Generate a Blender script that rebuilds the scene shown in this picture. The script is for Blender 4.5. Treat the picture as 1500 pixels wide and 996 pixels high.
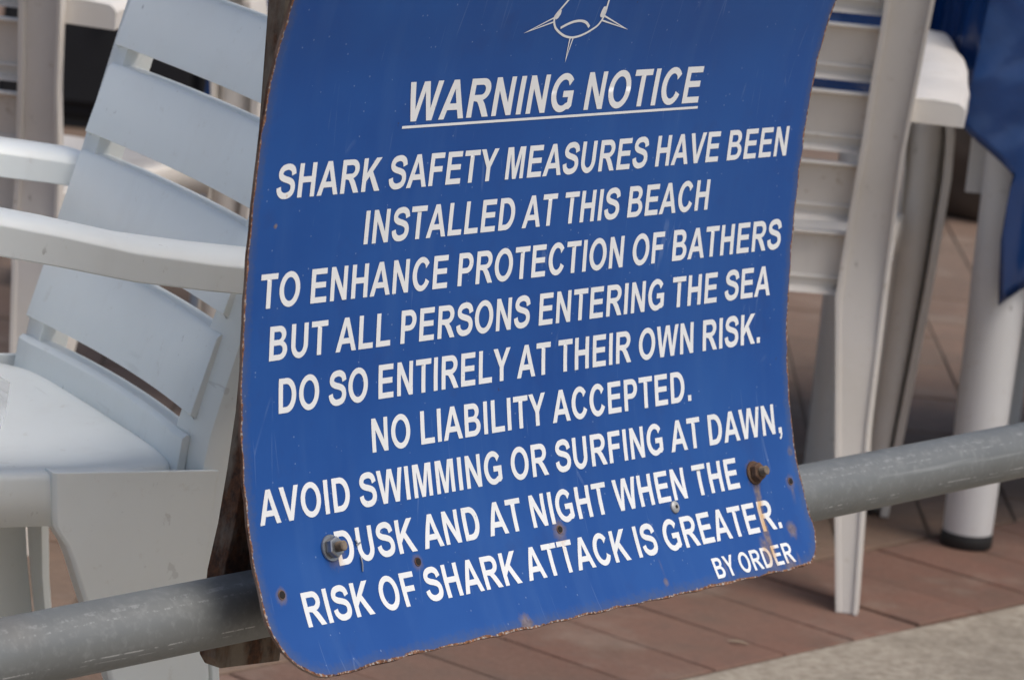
import bpy, bmesh, math, random
from mathutils import Vector, Matrix
from mathutils.geometry import tessellate_polygon
random.seed(7)
S = bpy.context.scene
for o in list(bpy.data.objects): bpy.data.objects.remove(o)
COL = S.collection

# ------------------------------------------------------------------ camera
p, r = math.radians(11.135), math.radians(6.0)
F = Vector((0, math.cos(p), -math.sin(p))); U0 = Vector((0, math.sin(p), math.cos(p))); R0 = Vector((1, 0, 0))
R = math.cos(r)*R0 + math.sin(r)*U0; U = math.cos(r)*U0 - math.sin(r)*R0
cd = bpy.data.cameras.new('camera'); cam = bpy.data.objects.new('camera', cd); COL.objects.link(cam)
cam.matrix_world = Matrix(((R.x, U.x, -F.x, 0), (R.y, U.y, -F.y, 0), (R.z, U.z, -F.z, 1.1), (0, 0, 0, 1)))
cd.sensor_width = 36; cd.lens = 139.2; cd.clip_start = .05; cd.clip_end = 600
cd.dof.use_dof = True; cd.dof.focus_distance = 2.82; cd.dof.aperture_fstop = 16
S.camera = cam
# ------------------------------------------------------------------ light
SUN_EL, SUN_AZ = math.radians(60), math.radians(122)     # azimuth from +Y, clockwise positive
w = bpy.data.worlds.new('World'); S.world = w; w.use_nodes = True
nt = w.node_tree; nt.nodes.clear()
sky = nt.nodes.new('ShaderNodeTexSky'); sky.sky_type = 'NISHITA'; sky.sun_disc = False
sky.sun_elevation = SUN_EL; sky.sun_rotation = SUN_AZ; sky.air_density = 1.0; sky.dust_density = 4.0; sky.ozone_density = 1.0
bg = nt.nodes.new('ShaderNodeBackground'); bg.inputs[1].default_value = .12
wo = nt.nodes.new('ShaderNodeOutputWorld'); nt.links.new(sky.outputs[0], bg.inputs[0]); nt.links.new(bg.outputs[0], wo.inputs[0])
sd = bpy.data.lights.new('sun', 'SUN'); sd.energy = 1.7; sd.angle = math.radians(35); sd.color = (1, .965, .92)
sun = bpy.data.objects.new('sun', sd); COL.objects.link(sun)
sv = Vector((math.sin(SUN_AZ)*math.cos(SUN_EL), math.cos(SUN_AZ)*math.cos(SUN_EL), math.sin(SUN_EL)))
sun.rotation_euler = sv.to_track_quat('Z', 'Y').to_euler()
S.view_settings.view_transform = 'Standard'; S.view_settings.look = 'None'; S.view_settings.exposure = .10
S.view_settings.gamma = 1

# ------------------------------------------------------------------ node helper
class NT:
    def __init__(s, name):
        s.m = bpy.data.materials.new(name); s.m.use_nodes = True; s.t = s.m.node_tree
        s.b = s.t.nodes['Principled BSDF']
    def n(s, t, **k):
        x = s.t.nodes.new(t)
        for a, v in k.items(): setattr(x, a, v)
        return x
    def l(s, a, b): s.t.links.new(a, b)
    def put(s, sock, v):
        if isinstance(v, bpy.types.NodeSocket): s.l(v, sock)
        elif isinstance(v, tuple) and len(v) == 3 and sock.type == 'RGBA': sock.default_value = (*v, 1)
        else: sock.default_value = v
    def math(s, op, a, b=None, c=None, clamp=False):
        x = s.n('ShaderNodeMath', operation=op, use_clamp=clamp)
        for i, v in enumerate((a, b, c)):
            if v is not None: s.put(x.inputs[i], v)
        return x.outputs[0]
    def mix(s, f, a, b, mode='MIX'):
        x = s.n('ShaderNodeMix', data_type='RGBA', blend_type=mode)
        s.put(x.inputs[0], f); s.put(x.inputs[6], a); s.put(x.inputs[7], b); return x.outputs[2]
    def coord(s, k='Object', scale=None):
        c = s.n('ShaderNodeTexCoord').outputs[k]
        if scale:
            mp = s.n('ShaderNodeMapping'); s.l(c, mp.inputs[0]); mp.inputs['Scale'].default_value = scale; c = mp.outputs[0]
        return c
    def noise(s, sc, det=4, rough=.55, vec=None, k='Object', scale=None, dist=0):
        x = s.n('ShaderNodeTexNoise'); x.inputs['Scale'].default_value = sc; x.inputs['Detail'].default_value = det
        x.inputs['Roughness'].default_value = rough; x.inputs['Distortion'].default_value = dist
        s.l(vec if vec else s.coord(k, scale), x.inputs['Vector']); return x.outputs['Fac']
    def ramp(s, f, lo, hi, a=0., b=1.):
        x = s.n('ShaderNodeMapRange'); s.put(x.inputs[0], f)
        for i, v in zip((1, 2, 3, 4), (lo, hi, a, b)): x.inputs[i].default_value = v
        return x.outputs[0]
    def bump(s, h, st=.3, d=.001):
        x = s.n('ShaderNodeBump'); x.inputs['Strength'].default_value = st; x.inputs['Distance'].default_value = d
        s.l(h, x.inputs['Height']); s.l(x.outputs[0], s.b.inputs['Normal'])
    def set(s, **k):
        for a, v in k.items(): s.put(s.b.inputs[a.replace('_', ' ')], v)
        return s.m

# ------------------------------------------------------------------ mesh helpers
def link(name, me, mat, parent=None):
    o = bpy.data.objects.new(name, me); COL.objects.link(o)
    if mat:
        for m_ in (mat if isinstance(mat, (list, tuple)) else [mat]): me.materials.append(m_)
    if parent: o.parent = parent
    return o
def mesh_from(name, verts, faces, smooth=True, angle=40):
    me = bpy.data.meshes.new(name); me.from_pydata([tuple(v) for v in verts], [], faces)
    bm = bmesh.new(); bm.from_mesh(me); bmesh.ops.recalc_face_normals(bm, faces=bm.faces); bm.to_mesh(me); bm.free()
    if smooth:
        me.shade_smooth(); me.set_sharp_from_angle(angle=math.radians(angle))
    return me
def loft(sections, caps=True):
    n = len(sections[0]); V = []; Fc = []
    for s_ in sections: V += list(s_)
    for i in range(len(sections)-1):
        for j in range(n):
            a = i*n+j; b = i*n+(j+1) % n
            Fc.append((a, b, b+n, a+n))
    if caps:
        for base in (0, (len(sections)-1)*n):
            tri = tessellate_polygon([[Vector(V[base+j]) for j in range(n)]])
            Fc += [tuple(base+k for k in t) for t in tri]
    return V, Fc
def bev(o, wdt=.0015, seg=2, ang=35):
    m = o.modifiers.new('bevel', 'BEVEL'); m.width = wdt; m.segments = seg; m.limit_method = 'ANGLE'
    m.angle_limit = math.radians(ang); m.harden_normals = True
    return o
def tube(path, rad, seg=20, caps=True):
    path = [Vector(q) for q in path]; secs = []
    up = Vector((0, 0, 1)) if abs((path[1]-path[0]).normalized().z) < .9 else Vector((0, 1, 0))
    for i, q in enumerate(path):
        t = (path[min(i+1, len(path)-1)]-path[max(i-1, 0)]).normalized()
        a = t.cross(up).normalized(); b = a.cross(t)
        rr = rad[i] if isinstance(rad, (list, tuple)) else rad
        secs.append([q+a*rr*math.cos(k*2*math.pi/seg)+b*rr*math.sin(k*2*math.pi/seg) for k in range(seg)])
    return loft(secs, caps)
def merge(*parts):
    V = []; Fc = []
    for v, f in parts:
        b = len(V); V += list(v); Fc += [tuple(b+i for i in q) for q in f]
    return V, Fc
def box(x0, x1, y0, y1, z0, z1):
    return loft([[(x0, y0, z), (x1, y0, z), (x1, y1, z), (x0, y1, z)] for z in (z0, z1)])
def empty(name, loc=(0, 0, 0), rz=0):
    o = bpy.data.objects.new(name, None); COL.objects.link(o); o.location = loc; o.rotation_euler = (0, 0, rz); o.empty_display_size = .1
    return o
def tag(o, label=None, cat=None, group=None, kind=None):
    if label: o['label'] = label
    if cat: o['category'] = cat
    if group: o['group'] = group
    if kind: o['kind'] = kind
    return o
def copy_tree(o, parent=None):
    c = o.copy(); COL.objects.link(c)
    if parent: c.parent = parent
    for ch in [k for k in o.children]: copy_tree(ch, c)
    return c
def interp(x, xs, ys):
    if x <= xs[0]: return ys[0]+(x-xs[0])*(ys[1]-ys[0])/(xs[1]-xs[0])
    for i in range(len(xs)-1):
        if x <= xs[i+1]: return ys[i]+(x-xs[i])*(ys[i+1]-ys[i])/(xs[i+1]-xs[i])
    return ys[-1]+(x-xs[-1])*(ys[-1]-ys[-2])/(xs[-1]-xs[-2])

# ------------------------------------------------------------------ materials
def plastic(name, base, grime=.35):
    N = NT(name)
    d1 = N.ramp(N.noise(9, 5, .6), .45, .8); d2 = N.ramp(N.noise(60, 4, .7), .62, .74)
    st = N.ramp(N.noise(26, 3, .6, scale=(1, 1, .12)), .55, .8)
    c = N.mix(N.math('MULTIPLY', d1, grime*.35), base, (.52, .47, .38))
    c = N.mix(N.math('MULTIPLY', d2, grime*.55), c, (.38, .30, .20))
    c = N.mix(N.math('MULTIPLY', st, grime*.35), c, (.45, .42, .38))
    sc = N.math('MULTIPLY', N.ramp(N.noise(85, 3, .6, scale=(1, 1, .45)), .70, .735), N.ramp(N.noise(11, 3, .5), .52, .62))
    c = N.mix(N.math('MULTIPLY', sc, .75), c, (.16, .14, .12))
    hs = N.math('MULTIPLY', N.ramp(N.noise(50, 3, .6, scale=(.08, 1, 1), dist=.4), .68, .70), N.ramp(N.noise(8, 2, .5), .5, .6))
    c = N.mix(N.math('MULTIPLY', hs, .28), c, (.40, .39, .37))
    N.bump(N.noise(180, 3, .5), .06, .0006)
    return N.set(Base_Color=c, Roughness=N.ramp(N.noise(14, 4), .3, .7, .3, .46), Subsurface_Weight=.12, Subsurface_Radius=(.006, .005, .004), Subsurface_Scale=1., Specular_IOR_Level=.45)
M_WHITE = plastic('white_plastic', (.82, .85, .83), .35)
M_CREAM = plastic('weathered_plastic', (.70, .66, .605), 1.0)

def stains(N, col):
    """rust runs and specks: a shape of their own on the plate, laid out in plate metres (u across, z up)"""
    uv = N.n('ShaderNodeUVMap').outputs[0]
    sp = N.n('ShaderNodeSeparateXYZ'); N.l(uv, sp.inputs[0]); u, v = sp.outputs[0], sp.outputs[1]
    n1 = N.noise(60, 4, .6, vec=uv); n2 = N.noise(260, 3, .6, vec=uv)
    um = N.math('ADD', u, N.math('MULTIPLY', N.math('SUBTRACT', n1, .5), .006))
    tot = None
    # (u, v_top, v_bottom, half width, drift, strength)
    for (uc, vt, vb, hw, dr, k) in STREAKS:
        t = N.ramp(v, vt, vb)
        cx_ = N.math('MULTIPLY_ADD', t, dr, uc)
        d = N.math('DIVIDE', N.math('ABSOLUTE', N.math('SUBTRACT', um, cx_)), hw)
        a = N.ramp(d, .35, 1.1, 1, 0)
        b_ = N.math('MULTIPLY', N.ramp(v, vt+.004, vt-.002), N.ramp(v, vb-.004, vb+.012))
        s_ = N.math('MULTIPLY', N.math('MULTIPLY', a, b_), N.math('MULTIPLY', N.ramp(n2, .25, .6, .45, 1), k))
        tot = s_ if tot is None else N.math('MAXIMUM', tot, s_)
    for (uc, vc, rr, k) in SPOTS:
        d = N.math('SQRT', N.math('ADD', N.math('POWER', N.math('SUBTRACT', u, uc), 2), N.math('POWER', N.math('SUBTRACT', v, vc), 2)))
        d = N.math('ADD', N.math('DIVIDE', d, rr), N.math('MULTIPLY', N.math('SUBTRACT', n2, .5), 1.3))
        s_ = N.math('MULTIPLY', N.ramp(d, .5, 1.1, 1, 0), k)
        tot = N.math('MAXIMUM', tot, s_)
    return tot, n2, uv, u, v
K = 1.157
def conv(u, z): return u*K, 1.1-(1.1-z)*K
_b = conv(.4947, .5108)
STREAKS = []
SPOTS = []
def _st(u0, z0, u1, z1, hw, k):
    a = conv(u0, z0); b = conv(u1, z1); STREAKS.append((a[0], a[1], b[1], hw, b[0]-a[0], k))
_st(.4955, .508, .4905, .452, .0048, 1.0)
_st(.4865, .470, .4850, .452, .0060, .85)
_st(.5345, .500, .5345, .490, .0028, .7)
_st(.2802, .502, .2802, .487, .0022, .6)
_st(.3715, .470, .3712, .462, .0015, .3)
_st(.437, .462, .4365, .455, .0015, .9)
_st(.5185, .457, .517, .452, .002, .8)
for (a, b, rr, k) in ((.5217, .4729, .0065, .8), (.3704, .4587, .003, .7), (.2224, .4535, .007, .8), (.5068, .4508, .008, .6), (.0705, .510, .0095, .45),
                      (.0176, .4939, .006, .7), (.1409, .4976, .006, .55), (.2802, .4995, .008, .7), (.5342, .5013, .006, .5), (.4947, .5112, .0098, .75), (.541, .5205, .004, .5), (.0215, .707, .002, .9), (.028, .7245, .0012, .5)):
    c_ = conv(a, b); SPOTS.append((c_[0], c_[1], rr, k))

def mat_sign():
    N = NT('blue_enamel')
    tot, n2, uv, u, v = stains(N, None)
    blot = N.noise(7, 5, .6, vec=uv)
    mp = N.n('ShaderNodeMapping'); mp.inputs['Scale'].default_value = (1, .10, 1); N.l(uv, mp.inputs[0])
    stre = N.noise(38, 4, .55, vec=mp.outputs[0])
    base = N.mix(N.ramp(blot, .3, .7), (.007, .060, .255), (.012, .080, .300))
    base = N.mix(N.math('MULTIPLY', N.ramp(stre, .52, .72), .13), base, (.075, .165, .37))
    base = N.mix(N.math('MULTIPLY', N.ramp(N.noise(24, 4, .6, vec=uv), .58, .8), .5), base, (.016, .05, .20))
    vo = N.n('ShaderNodeTexVoronoi'); vo.inputs['Scale'].default_value = 210; N.l(uv, vo.inputs['Vector'])
    sepc = N.n('ShaderNodeSeparateColor'); N.l(vo.outputs['Color'], sepc.inputs[0])
    speck = N.math('MULTIPLY', N.math('LESS_THAN', vo.outputs['Distance'], .13), N.math('GREATER_THAN', sepc.outputs[0], .87))
    base = N.mix(N.math('MULTIPLY', speck, .28), base, (.42, .52, .70))
    chip = N.math('MULTIPLY', N.ramp(N.noise(75, 4, .7, vec=uv), .705, .72), N.ramp(N.noise(6, 3, .5, vec=uv), .48, .60))
    base = N.mix(N.math('MULTIPLY', chip, .8), base, (.045, .03, .03))
    fade = N.ramp(N.noise(3.2, 4, .6, vec=mp.outputs[0]), .45, .75)
    base = N.mix(N.math('MULTIPLY', fade, .18), base, (.035, .115, .31))
    # hair scratches
    mp2 = N.n('ShaderNodeMapping'); mp2.inputs['Rotation'].default_value = (0, 0, .5); mp2.inputs['Scale'].default_value = (14, 1.6, 1); N.l(uv, mp2.inputs[0])
    v2 = N.n('ShaderNodeTexVoronoi', feature='DISTANCE_TO_EDGE'); v2.inputs['Scale'].default_value = 3.2; N.l(mp2.outputs[0], v2.inputs['Vector'])
    scr = N.math('MULTIPLY', N.math('LESS_THAN', v2.outputs['Distance'], .010), N.ramp(N.noise(16, 3, .6, vec=uv), .56, .66))
    base = N.mix(N.math('MULTIPLY', scr, .14), base, (.30, .40, .60))
    at = N.n('ShaderNodeAttribute', attribute_name='edge').outputs['Fac']
    en = N.math('ADD', N.math('DIVIDE', at, .0019), N.math('MULTIPLY', N.math('SUBTRACT', N.noise(70, 5, .75, vec=uv), .5), 3.6))
    edge = N.ramp(en, .55, .85, 1, 0)
    halo = N.ramp(N.math('ADD', N.math('DIVIDE', at, .008), N.math('MULTIPLY', N.math('SUBTRACT', n2, .5), 1.6)), .2, 1.2, .35, 0)
    rust = N.mix(N.ramp(n2, .35, .65), (.070, .030, .018), (.26, .115, .055))
    grey = N.mix(N.ramp(N.noise(400, 3, .6, vec=uv), .5, .62), rust, (.36, .32, .29))
    c = N.mix(halo, base, (.10, .10, .09))
    c = N.mix(N.math('MULTIPLY', tot, .72), c, N.mix(N.ramp(n2, .35, .65), (.17, .11, .05), (.32, .23, .13)))
    c = N.mix(edge, c, grey)
    N.bump(N.math('SUBTRACT', N.math('MULTIPLY', N.noise(150, 4, .6, vec=uv), .15), edge), .35, .0006)
    return N.set(Base_Color=c, Roughness=N.math('MAXIMUM', N.ramp(blot, .3, .7, .38, .50), N.math('MULTIPLY', N.math('MAXIMUM', edge, tot), .85)), Specular_IOR_Level=.32)
def mat_letter():
    N = NT('white_lettering')
    tot, n2, uv, u, v = stains(N, None)
    wear = N.math('MULTIPLY', N.ramp(N.noise(300, 4, .7, vec=uv), .62, .68), N.ramp(N.noise(18, 3, vec=uv), .5, .62))
    c = N.mix(N.ramp(N.noise(12, 4, vec=uv), .3, .7), (.72, .735, .73), (.79, .80, .80))
    c = N.mix(N.math('MULTIPLY', wear, .6), c, (.20, .24, .34))
    c = N.mix(N.math('MULTIPLY', tot, .92, clamp=True), c, N.mix(N.ramp(n2, .3, .7), (.50, .22, .04), (.66, .42, .17)))
    return N.set(Base_Color=c, Roughness=.5)
def mat_rust(name, pale=.5, dark=(.030, .015, .010), mid=(.13, .052, .022), light=(.20, .165, .13)):
    N = NT(name)
    a = N.noise(28, 6, .65, scale=(1, 1, .35)); b = N.noise(140, 5, .7)
    c = N.mix(N.ramp(b, .35, .65), dark, mid); c = N.mix(N.math('MULTIPLY', N.ramp(a, .42, .60), pale*1.6, clamp=True), c, light)
    N.bump(N.math('ADD', b, a), .7, .0015)
    return N.set(Base_Color=c, Roughness=.85, Metallic=.0)
def mat_galv():
    N = NT('galvanised_steel')
    a = N.noise(160, 5, .65, scale=(1, 1, 1)); b = N.noise(7, 4, .6); ln = N.noise(60, 4, .6, scale=(.03, 1, 1))
    c = N.mix(N.ramp(b, .35, .7), (.150, .158, .155), (.190, .200, .196))
    c = N.mix(N.math('MULTIPLY', N.ramp(a, .5, .7), .28), c, (.34, .35, .345))
    c = N.mix(N.math('MULTIPLY', N.ramp(N.noise(16, 3, .5), .62, .72), .55), c, (.10, .103, .10))
    c = N.mix(N.math('MULTIPLY', N.ramp(ln, .62, .68), .28), c, (.45, .46, .45))
    # pale abraded lines along the pipe
    co = N.coord('Object'); sp = N.n('ShaderNodeSeparateXYZ'); N.l(co, sp.inputs[0])
    for (zz, wd_, k, sc) in ((-.0068, .00045, .7, 60), (.0165, .0005, .25, 150), (.0205, .0008, .2, 120), (-.0105, .0003, .35, 30)):
        wv = N.math('MULTIPLY_ADD', N.math('SUBTRACT', N.noise(9, 2, .5), .5), .004, zz)
        ln_ = N.math('MULTIPLY', N.math('LESS_THAN', N.math('ABSOLUTE', N.math('SUBTRACT', sp.outputs[2], wv)), wd_), N.ramp(N.noise(sc, 4, .75), .52, .58))
        c = N.mix(N.math('MULTIPLY', ln_, k), c, (.55, .56, .55))
    # black scuff marks
    c = N.mix(N.math('MULTIPLY', N.ramp(N.noise(11, 3, .55, scale=(1, 1, .55)), .66, .74), .5), c, (.06, .06, .058))
    c = N.mix(N.math('MULTIPLY', N.ramp(N.noise(5, 3, .55), .6, .72), .3), c, (.24, .19, .14))
    N.bump(N.math('ADD', a, ln), .25, .0006)
    return N.set(Base_Color=c, Roughness=N.ramp(a, .3, .7, .42, .58), Metallic=.25)
def mat_paver(name, c0, c1, c2):
    N = NT(name)
    oi = N.n('ShaderNodeObjectInfo').outputs['Random']; isl = N.n('ShaderNodeNewGeometry').outputs['Random Per Island']
    rnd = N.math('FRACT', N.math('ADD', N.math('MULTIPLY', oi, 7.3), N.math('MULTIPLY', isl, 3.7)))
    wc = N.n('ShaderNodeNewGeometry').outputs['Position']
    g = N.noise(110, 5, .7, vec=wc); b = N.noise(9, 4, .6, vec=wc); big = N.noise(1.7, 3, .5, vec=wc)
    c = N.mix(rnd, c0, c1); c = N.mix(N.math('MULTIPLY', N.ramp(g, .4, .7), .4), c, c2)
    c = N.mix(N.math('MULTIPLY', N.ramp(b, .45, .75), .55), c, (.10, .075, .055))
    c = N.mix(N.math('MULTIPLY', N.ramp(big, .4, .65), .35), c, (.21, .165, .125))
    c = N.mix(N.math('MULTIPLY', N.ramp(N.noise(260, 4, .7, vec=wc), .62, .7), .35), c, (.36, .30, .25))
    c = N.mix(N.math('MULTIPLY', N.ramp(N.noise(34, 5, .7, vec=wc), .5, .72), .45), c, (.115, .082, .066))
    c = N.mix(N.math('MULTIPLY', N.ramp(N.noise(5, 5, .7, vec=wc), .52, .68), .40), c, (.30, .245, .195))
    N.bump(N.math('ADD', g, b), .5, .002)
    return N.set(Base_Color=c, Roughness=.85)
def mat_flat(name, col, col2, rough=.9, sc=60, b=.5, bd=.003):
    N = NT(name); wc = N.n('ShaderNodeNewGeometry').outputs['Position']
    g = N.noise(sc, 6, .7, vec=wc); k = N.noise(sc/9, 4, .6, vec=wc)
    c = N.mix(N.ramp(g, .38, .62), col, col2); c = N.mix(N.math('MULTIPLY', N.ramp(k, .45, .7), .5), c, tuple(q*.62 for q in col))
    N.bump(g, b, bd); return N.set(Base_Color=c, Roughness=rough)
def mat_cloth():
    N = NT('blue_vinyl')
    a = N.noise(5, 2, .5, dist=1.0); b = N.noise(45, 4, .6)
    c = N.mix(N.ramp(a, .35, .7), (.002, .022, .095), (.004, .036, .145)); c = N.mix(N.math('MULTIPLY', N.ramp(b, .55, .8), .12), c, (.05, .06, .10))
    N.bump(N.math('ADD', N.math('MULTIPLY', a, 1.6), N.math('MULTIPLY', b, .05)), .6, .03)
    return N.set(Base_Color=c, Roughness=.22, Specular_IOR_Level=.6)
def simple(name, col, rough=.5, metal=0., noise=.0, sc=40):
    N = NT(name)
    c = N.mix(N.math('MULTIPLY', N.ramp(N.noise(sc, 4, .6), .4, .7), noise), col, tuple(q*.5 for q in col)) if noise else col
    return N.set(Base_Color=c, Roughness=rough, Metallic=metal)
M_SIGN = mat_sign(); M_LET = mat_letter(); M_POST = mat_rust('rusty_post', .75); M_RIM = mat_rust('rusty_rim', .35, (.035, .016, .012), (.14, .06, .035), (.42, .33, .28))
M_GALV = mat_galv(); M_NUT = simple('zinc_nut', (.34, .35, .36), .35, .8, .5, 120)
M_BOLT = mat_rust('rusty_bolt', .3, (.02, .012, .008), (.11, .05, .025), (.20, .12, .07)); M_THREAD = mat_rust('worn_thread', .6, (.04, .03, .025), (.16, .11, .07), (.26, .21, .16))
M_DARK = simple('dark_hole', (.012, .010, .009), .9)
M_RED = mat_paver('red_clay', (.145, .068, .046), (.190, .092, .064), (.25, .145, .11))
M_BRN = mat_paver('brown_clay', (.145, .088, .058), (.195, .116, .078), (.26, .175, .125))
M_SAND = mat_flat('joint_sand', (.13, .095, .070), (.20, .155, .118), .95, 200)
M_CONC = mat_flat('worn_concrete', (.27, .228, .178), (.41, .36, .29), .9, 75, .6, .004)
M_CLOTH = mat_cloth(); M_BLACK = simple('black_board', (.005, .0055, .008), .75, 0, .4); M_RUB = simple('black_rubber', (.018, .018, .018), .6)
M_STEEL = simple('steel_knob', (.6, .6, .62), .25, .9); M_SACK = simple('brown_sack', (.085, .065, .05), .8, 0, .6, 18)
M_TABLE = plastic('white_table_plastic', (.66, .66, .655), .6); M_TEAL = simple('teal_plastic', (.02, .16, .15), .5)

# ------------------------------------------------------------------ the rail frame (u along rail, n out of the plate, z up)
CC = Vector((-.1712, 2.5895, 0)); PSI = math.radians(51.6735)
UU = Vector((math.cos(PSI), math.sin(PSI), 0)); NN = Vector((math.sin(PSI), -math.cos(PSI), 0))
W = .6332
PZ = [.84, .8, .76, .72, .68, .64, .60, .56, .52, .50, .48, .46, .4507]
PNo = [.0052, -.0047, -.0091, -.0106, -.0106, -.0087, -.0052, .0020, .0130, .0214, .0310, .0432, .0500]
_pz = [1.1-(1.1-z)*K for z in PZ][::-1]; _pn = [n*K for n in PNo][::-1]
def prof(z):      # Catmull-Rom through the measured profile, straight beyond
    xs, ys = _pz, _pn
    if z >= xs[-1]: return ys[-1]+(z-xs[-1])*.27+(z-xs[-1])**2*.4
    if z <= xs[0]: return ys[0]+(z-xs[0])*(ys[1]-ys[0])/(xs[1]-xs[0])
    i = max(k for k in range(len(xs)) if xs[k] <= z); i = min(i, len(xs)-2)
    def sl(k):
        a, b = max(k-1, 0), min(k+1, len(xs)-1); return (ys[b]-ys[a])/(xs[b]-xs[a])
    h = xs[i+1]-xs[i]; t = (z-xs[i])/h
    return (2*t**3-3*t**2+1)*ys[i]+(t**3-2*t**2+t)*h*sl(i)+(-2*t**3+3*t**2)*ys[i+1]+(t**3-t**2)*h*sl(i+1)
def pnorm(z):
    d = (prof(z+.002)-prof(z-.002))/.004
    return (NN-Vector((0, 0, d))).normalized()
def onplate(u, z, off=0.): return CC+UU*u+NN*prof(z)+Vector((0, 0, z))+pnorm(z)*off

# ------------------------------------------------------------------ warning sign
sign = empty('warning_sign', onplate(W/2, .36, -.002))
tag(sign, 'curved blue metal shark warning notice with white lettering and rusty edges', 'sign')
SO = sign.location.copy()
def rel(V): return [Vector(v)-SO for v in V]
ZB, ZT = 1.1-(1.1-.4508)*K, .985
TH = .0022
def build_plate():
    # arc length table
    n = 400; zs = [ZB+(ZT-ZB)*i/n for i in range(n+1)]; arc = [0]
    for i in range(n): arc.append(arc[-1]+math.hypot(zs[i+1]-zs[i], prof(zs[i+1])-prof(zs[i])))
    T = arc[-1]; rl, rr, rt = .050, .032, .035
    def inset(s, rad):
        if s < rad: return rad-math.sqrt(max(0, rad*rad-(rad-s)**2))
        return 0
    ss = [0, .0004, .001, .0018, .003, .0045, .006]+[.008+.002*i for i in range(22)]
    q = .053
    while q < T-.05: ss.append(q); q += .008
    q = T-.045
    while q < T-.003: ss.append(q); q += .004
    ss += [T-.002, T-.001, T]
    fr = [0, .001, .002, .003, .0045, .007, .011, .018, .03]
    V = []; UV = []; ED = []; cols = None
    for s in ss:
        z = interp(s, arc, zs)
        ul = max(inset(s, rl), inset(T-s, rt)); ur = W-max(inset(s, rr), inset(T-s, rt))
        jit = lambda k: .00035*math.sin(s*210+k*7)+.0002*math.sin(s*590+k*3)+.0002*math.sin(s*1730+k)
        ul += jit(1); ur += jit(2)
        us = [ul+f for f in fr]+[ul+.03+(ur-ul-.06)*i/40 for i in range(1, 40)]+[ur-f for f in fr[::-1]]
        for u in us:
            zz = z
            if s < .02: zz += (1-s/.02)*(.0005*math.sin(u*160)+.0003*math.sin(u*540+1)+.0002*math.sin(u*1500))
            zz -= .0036*max(0, 1-u/.13)*max(0, 1-s/.07)
            V.append((u, zz)); UV.append((u, zz))
            # distance to the outline
            d = min(u-ul, ur-u, s, T-s)
            if s < rl and u < rl: d = min(d, rl-math.hypot(rl-u, rl-s)) if True else d
            if s < rr and u > W-rr: d = min(d, rr-math.hypot(u-W+rr, rr-s))
            ED.append(max(0, d))
        cols = len(us)
    rows = len(ss)
    front = [onplate(u, z) for u, z in V]; back = [onplate(u, z, -TH) for u, z in V]
    n0 = len(front); Fc = []; mi = []
    for i in range(rows-1):
        for j in range(cols-1):
            a = i*cols+j; Fc.append((a, a+1, a+1+cols, a+cols)); mi.append(0)
            Fc.append((n0+a, n0+a+cols, n0+a+1+cols, n0+a+1)); mi.append(1)
    ring = [j for j in range(cols)]+[i*cols+cols-1 for i in range(1, rows)]+[(rows-1)*cols+j for j in range(cols-2, -1, -1)]+[i*cols for i in range(rows-2, 0, -1)]
    for k in range(len(ring)):
        a, b = ring[k], ring[(k+1) % len(ring)]; Fc.append((a, n0+a, n0+b, b)); mi.append(1)
    me = bpy.data.meshes.new('panel'); me.from_pydata([tuple(v) for v in rel(front+back)], [], Fc)
    me.materials.append(M_SIGN); me.materials.append(M_RIM)
    me.polygons.foreach_set('material_index', mi)
    uvl = me.uv_layers.new(name='UVMap'); allu = UV+UV
    for lp in me.loops: uvl.data[lp.index].uv = allu[lp.vertex_index]
    at = me.attributes.new('edge', 'FLOAT', 'POINT'); at.data.foreach_set('value', ED+ED)
    me.shade_smooth(); me.set_sharp_from_angle(angle=math.radians(40))
    o = bpy.data.objects.new('panel', me); COL.objects.link(o); o.parent = sign
    return o
build_plate()

# ---- lettering: capitals drawn as outlines, cap height 1
def arc(cx, cy, rx, ry, a0, a1, n=14):
    return [(cx+rx*math.cos(math.radians(a0+(a1-a0)*i/n)), cy+ry*math.sin(math.radians(a0+(a1-a0)*i/n))) for i in range(n+1)]
def stroke(pts, wd, n=5):
    P = []
    for i in range(len(pts)-1):
        p0, p1, p2, p3 = pts[max(i-1, 0)], pts[i], pts[i+1], pts[min(i+2, len(pts)-1)]
        for k in range(n):
            t = k/n
            P.append(tuple(.5*((2*p1[c])+(-p0[c]+p2[c])*t+(2*p0[c]-5*p1[c]+4*p2[c]-p3[c])*t*t+(-p0[c]+3*p1[c]-3*p2[c]+p3[c])*t**3) for c in (0, 1)))
    P.append(pts[-1]); L, Rr = [], []
    for i, q in enumerate(P):
        a, b = P[max(i-1, 0)], P[min(i+1, len(P)-1)]; dx, dy = b[0]-a[0], b[1]-a[1]; m = math.hypot(dx, dy) or 1
        # vertical-running strokes are a little heavier than horizontal ones
        hw = wd/2*(1+.16*abs(dy/m))
        L.append((q[0]-dy/m*hw, q[1]+dx/m*hw)); Rr.append((q[0]+dy/m*hw, q[1]-dx/m*hw))
    return L+Rr[::-1]
def rect(a, b, c, d): return [(a, c), (b, c), (b, d), (a, d)]
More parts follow.
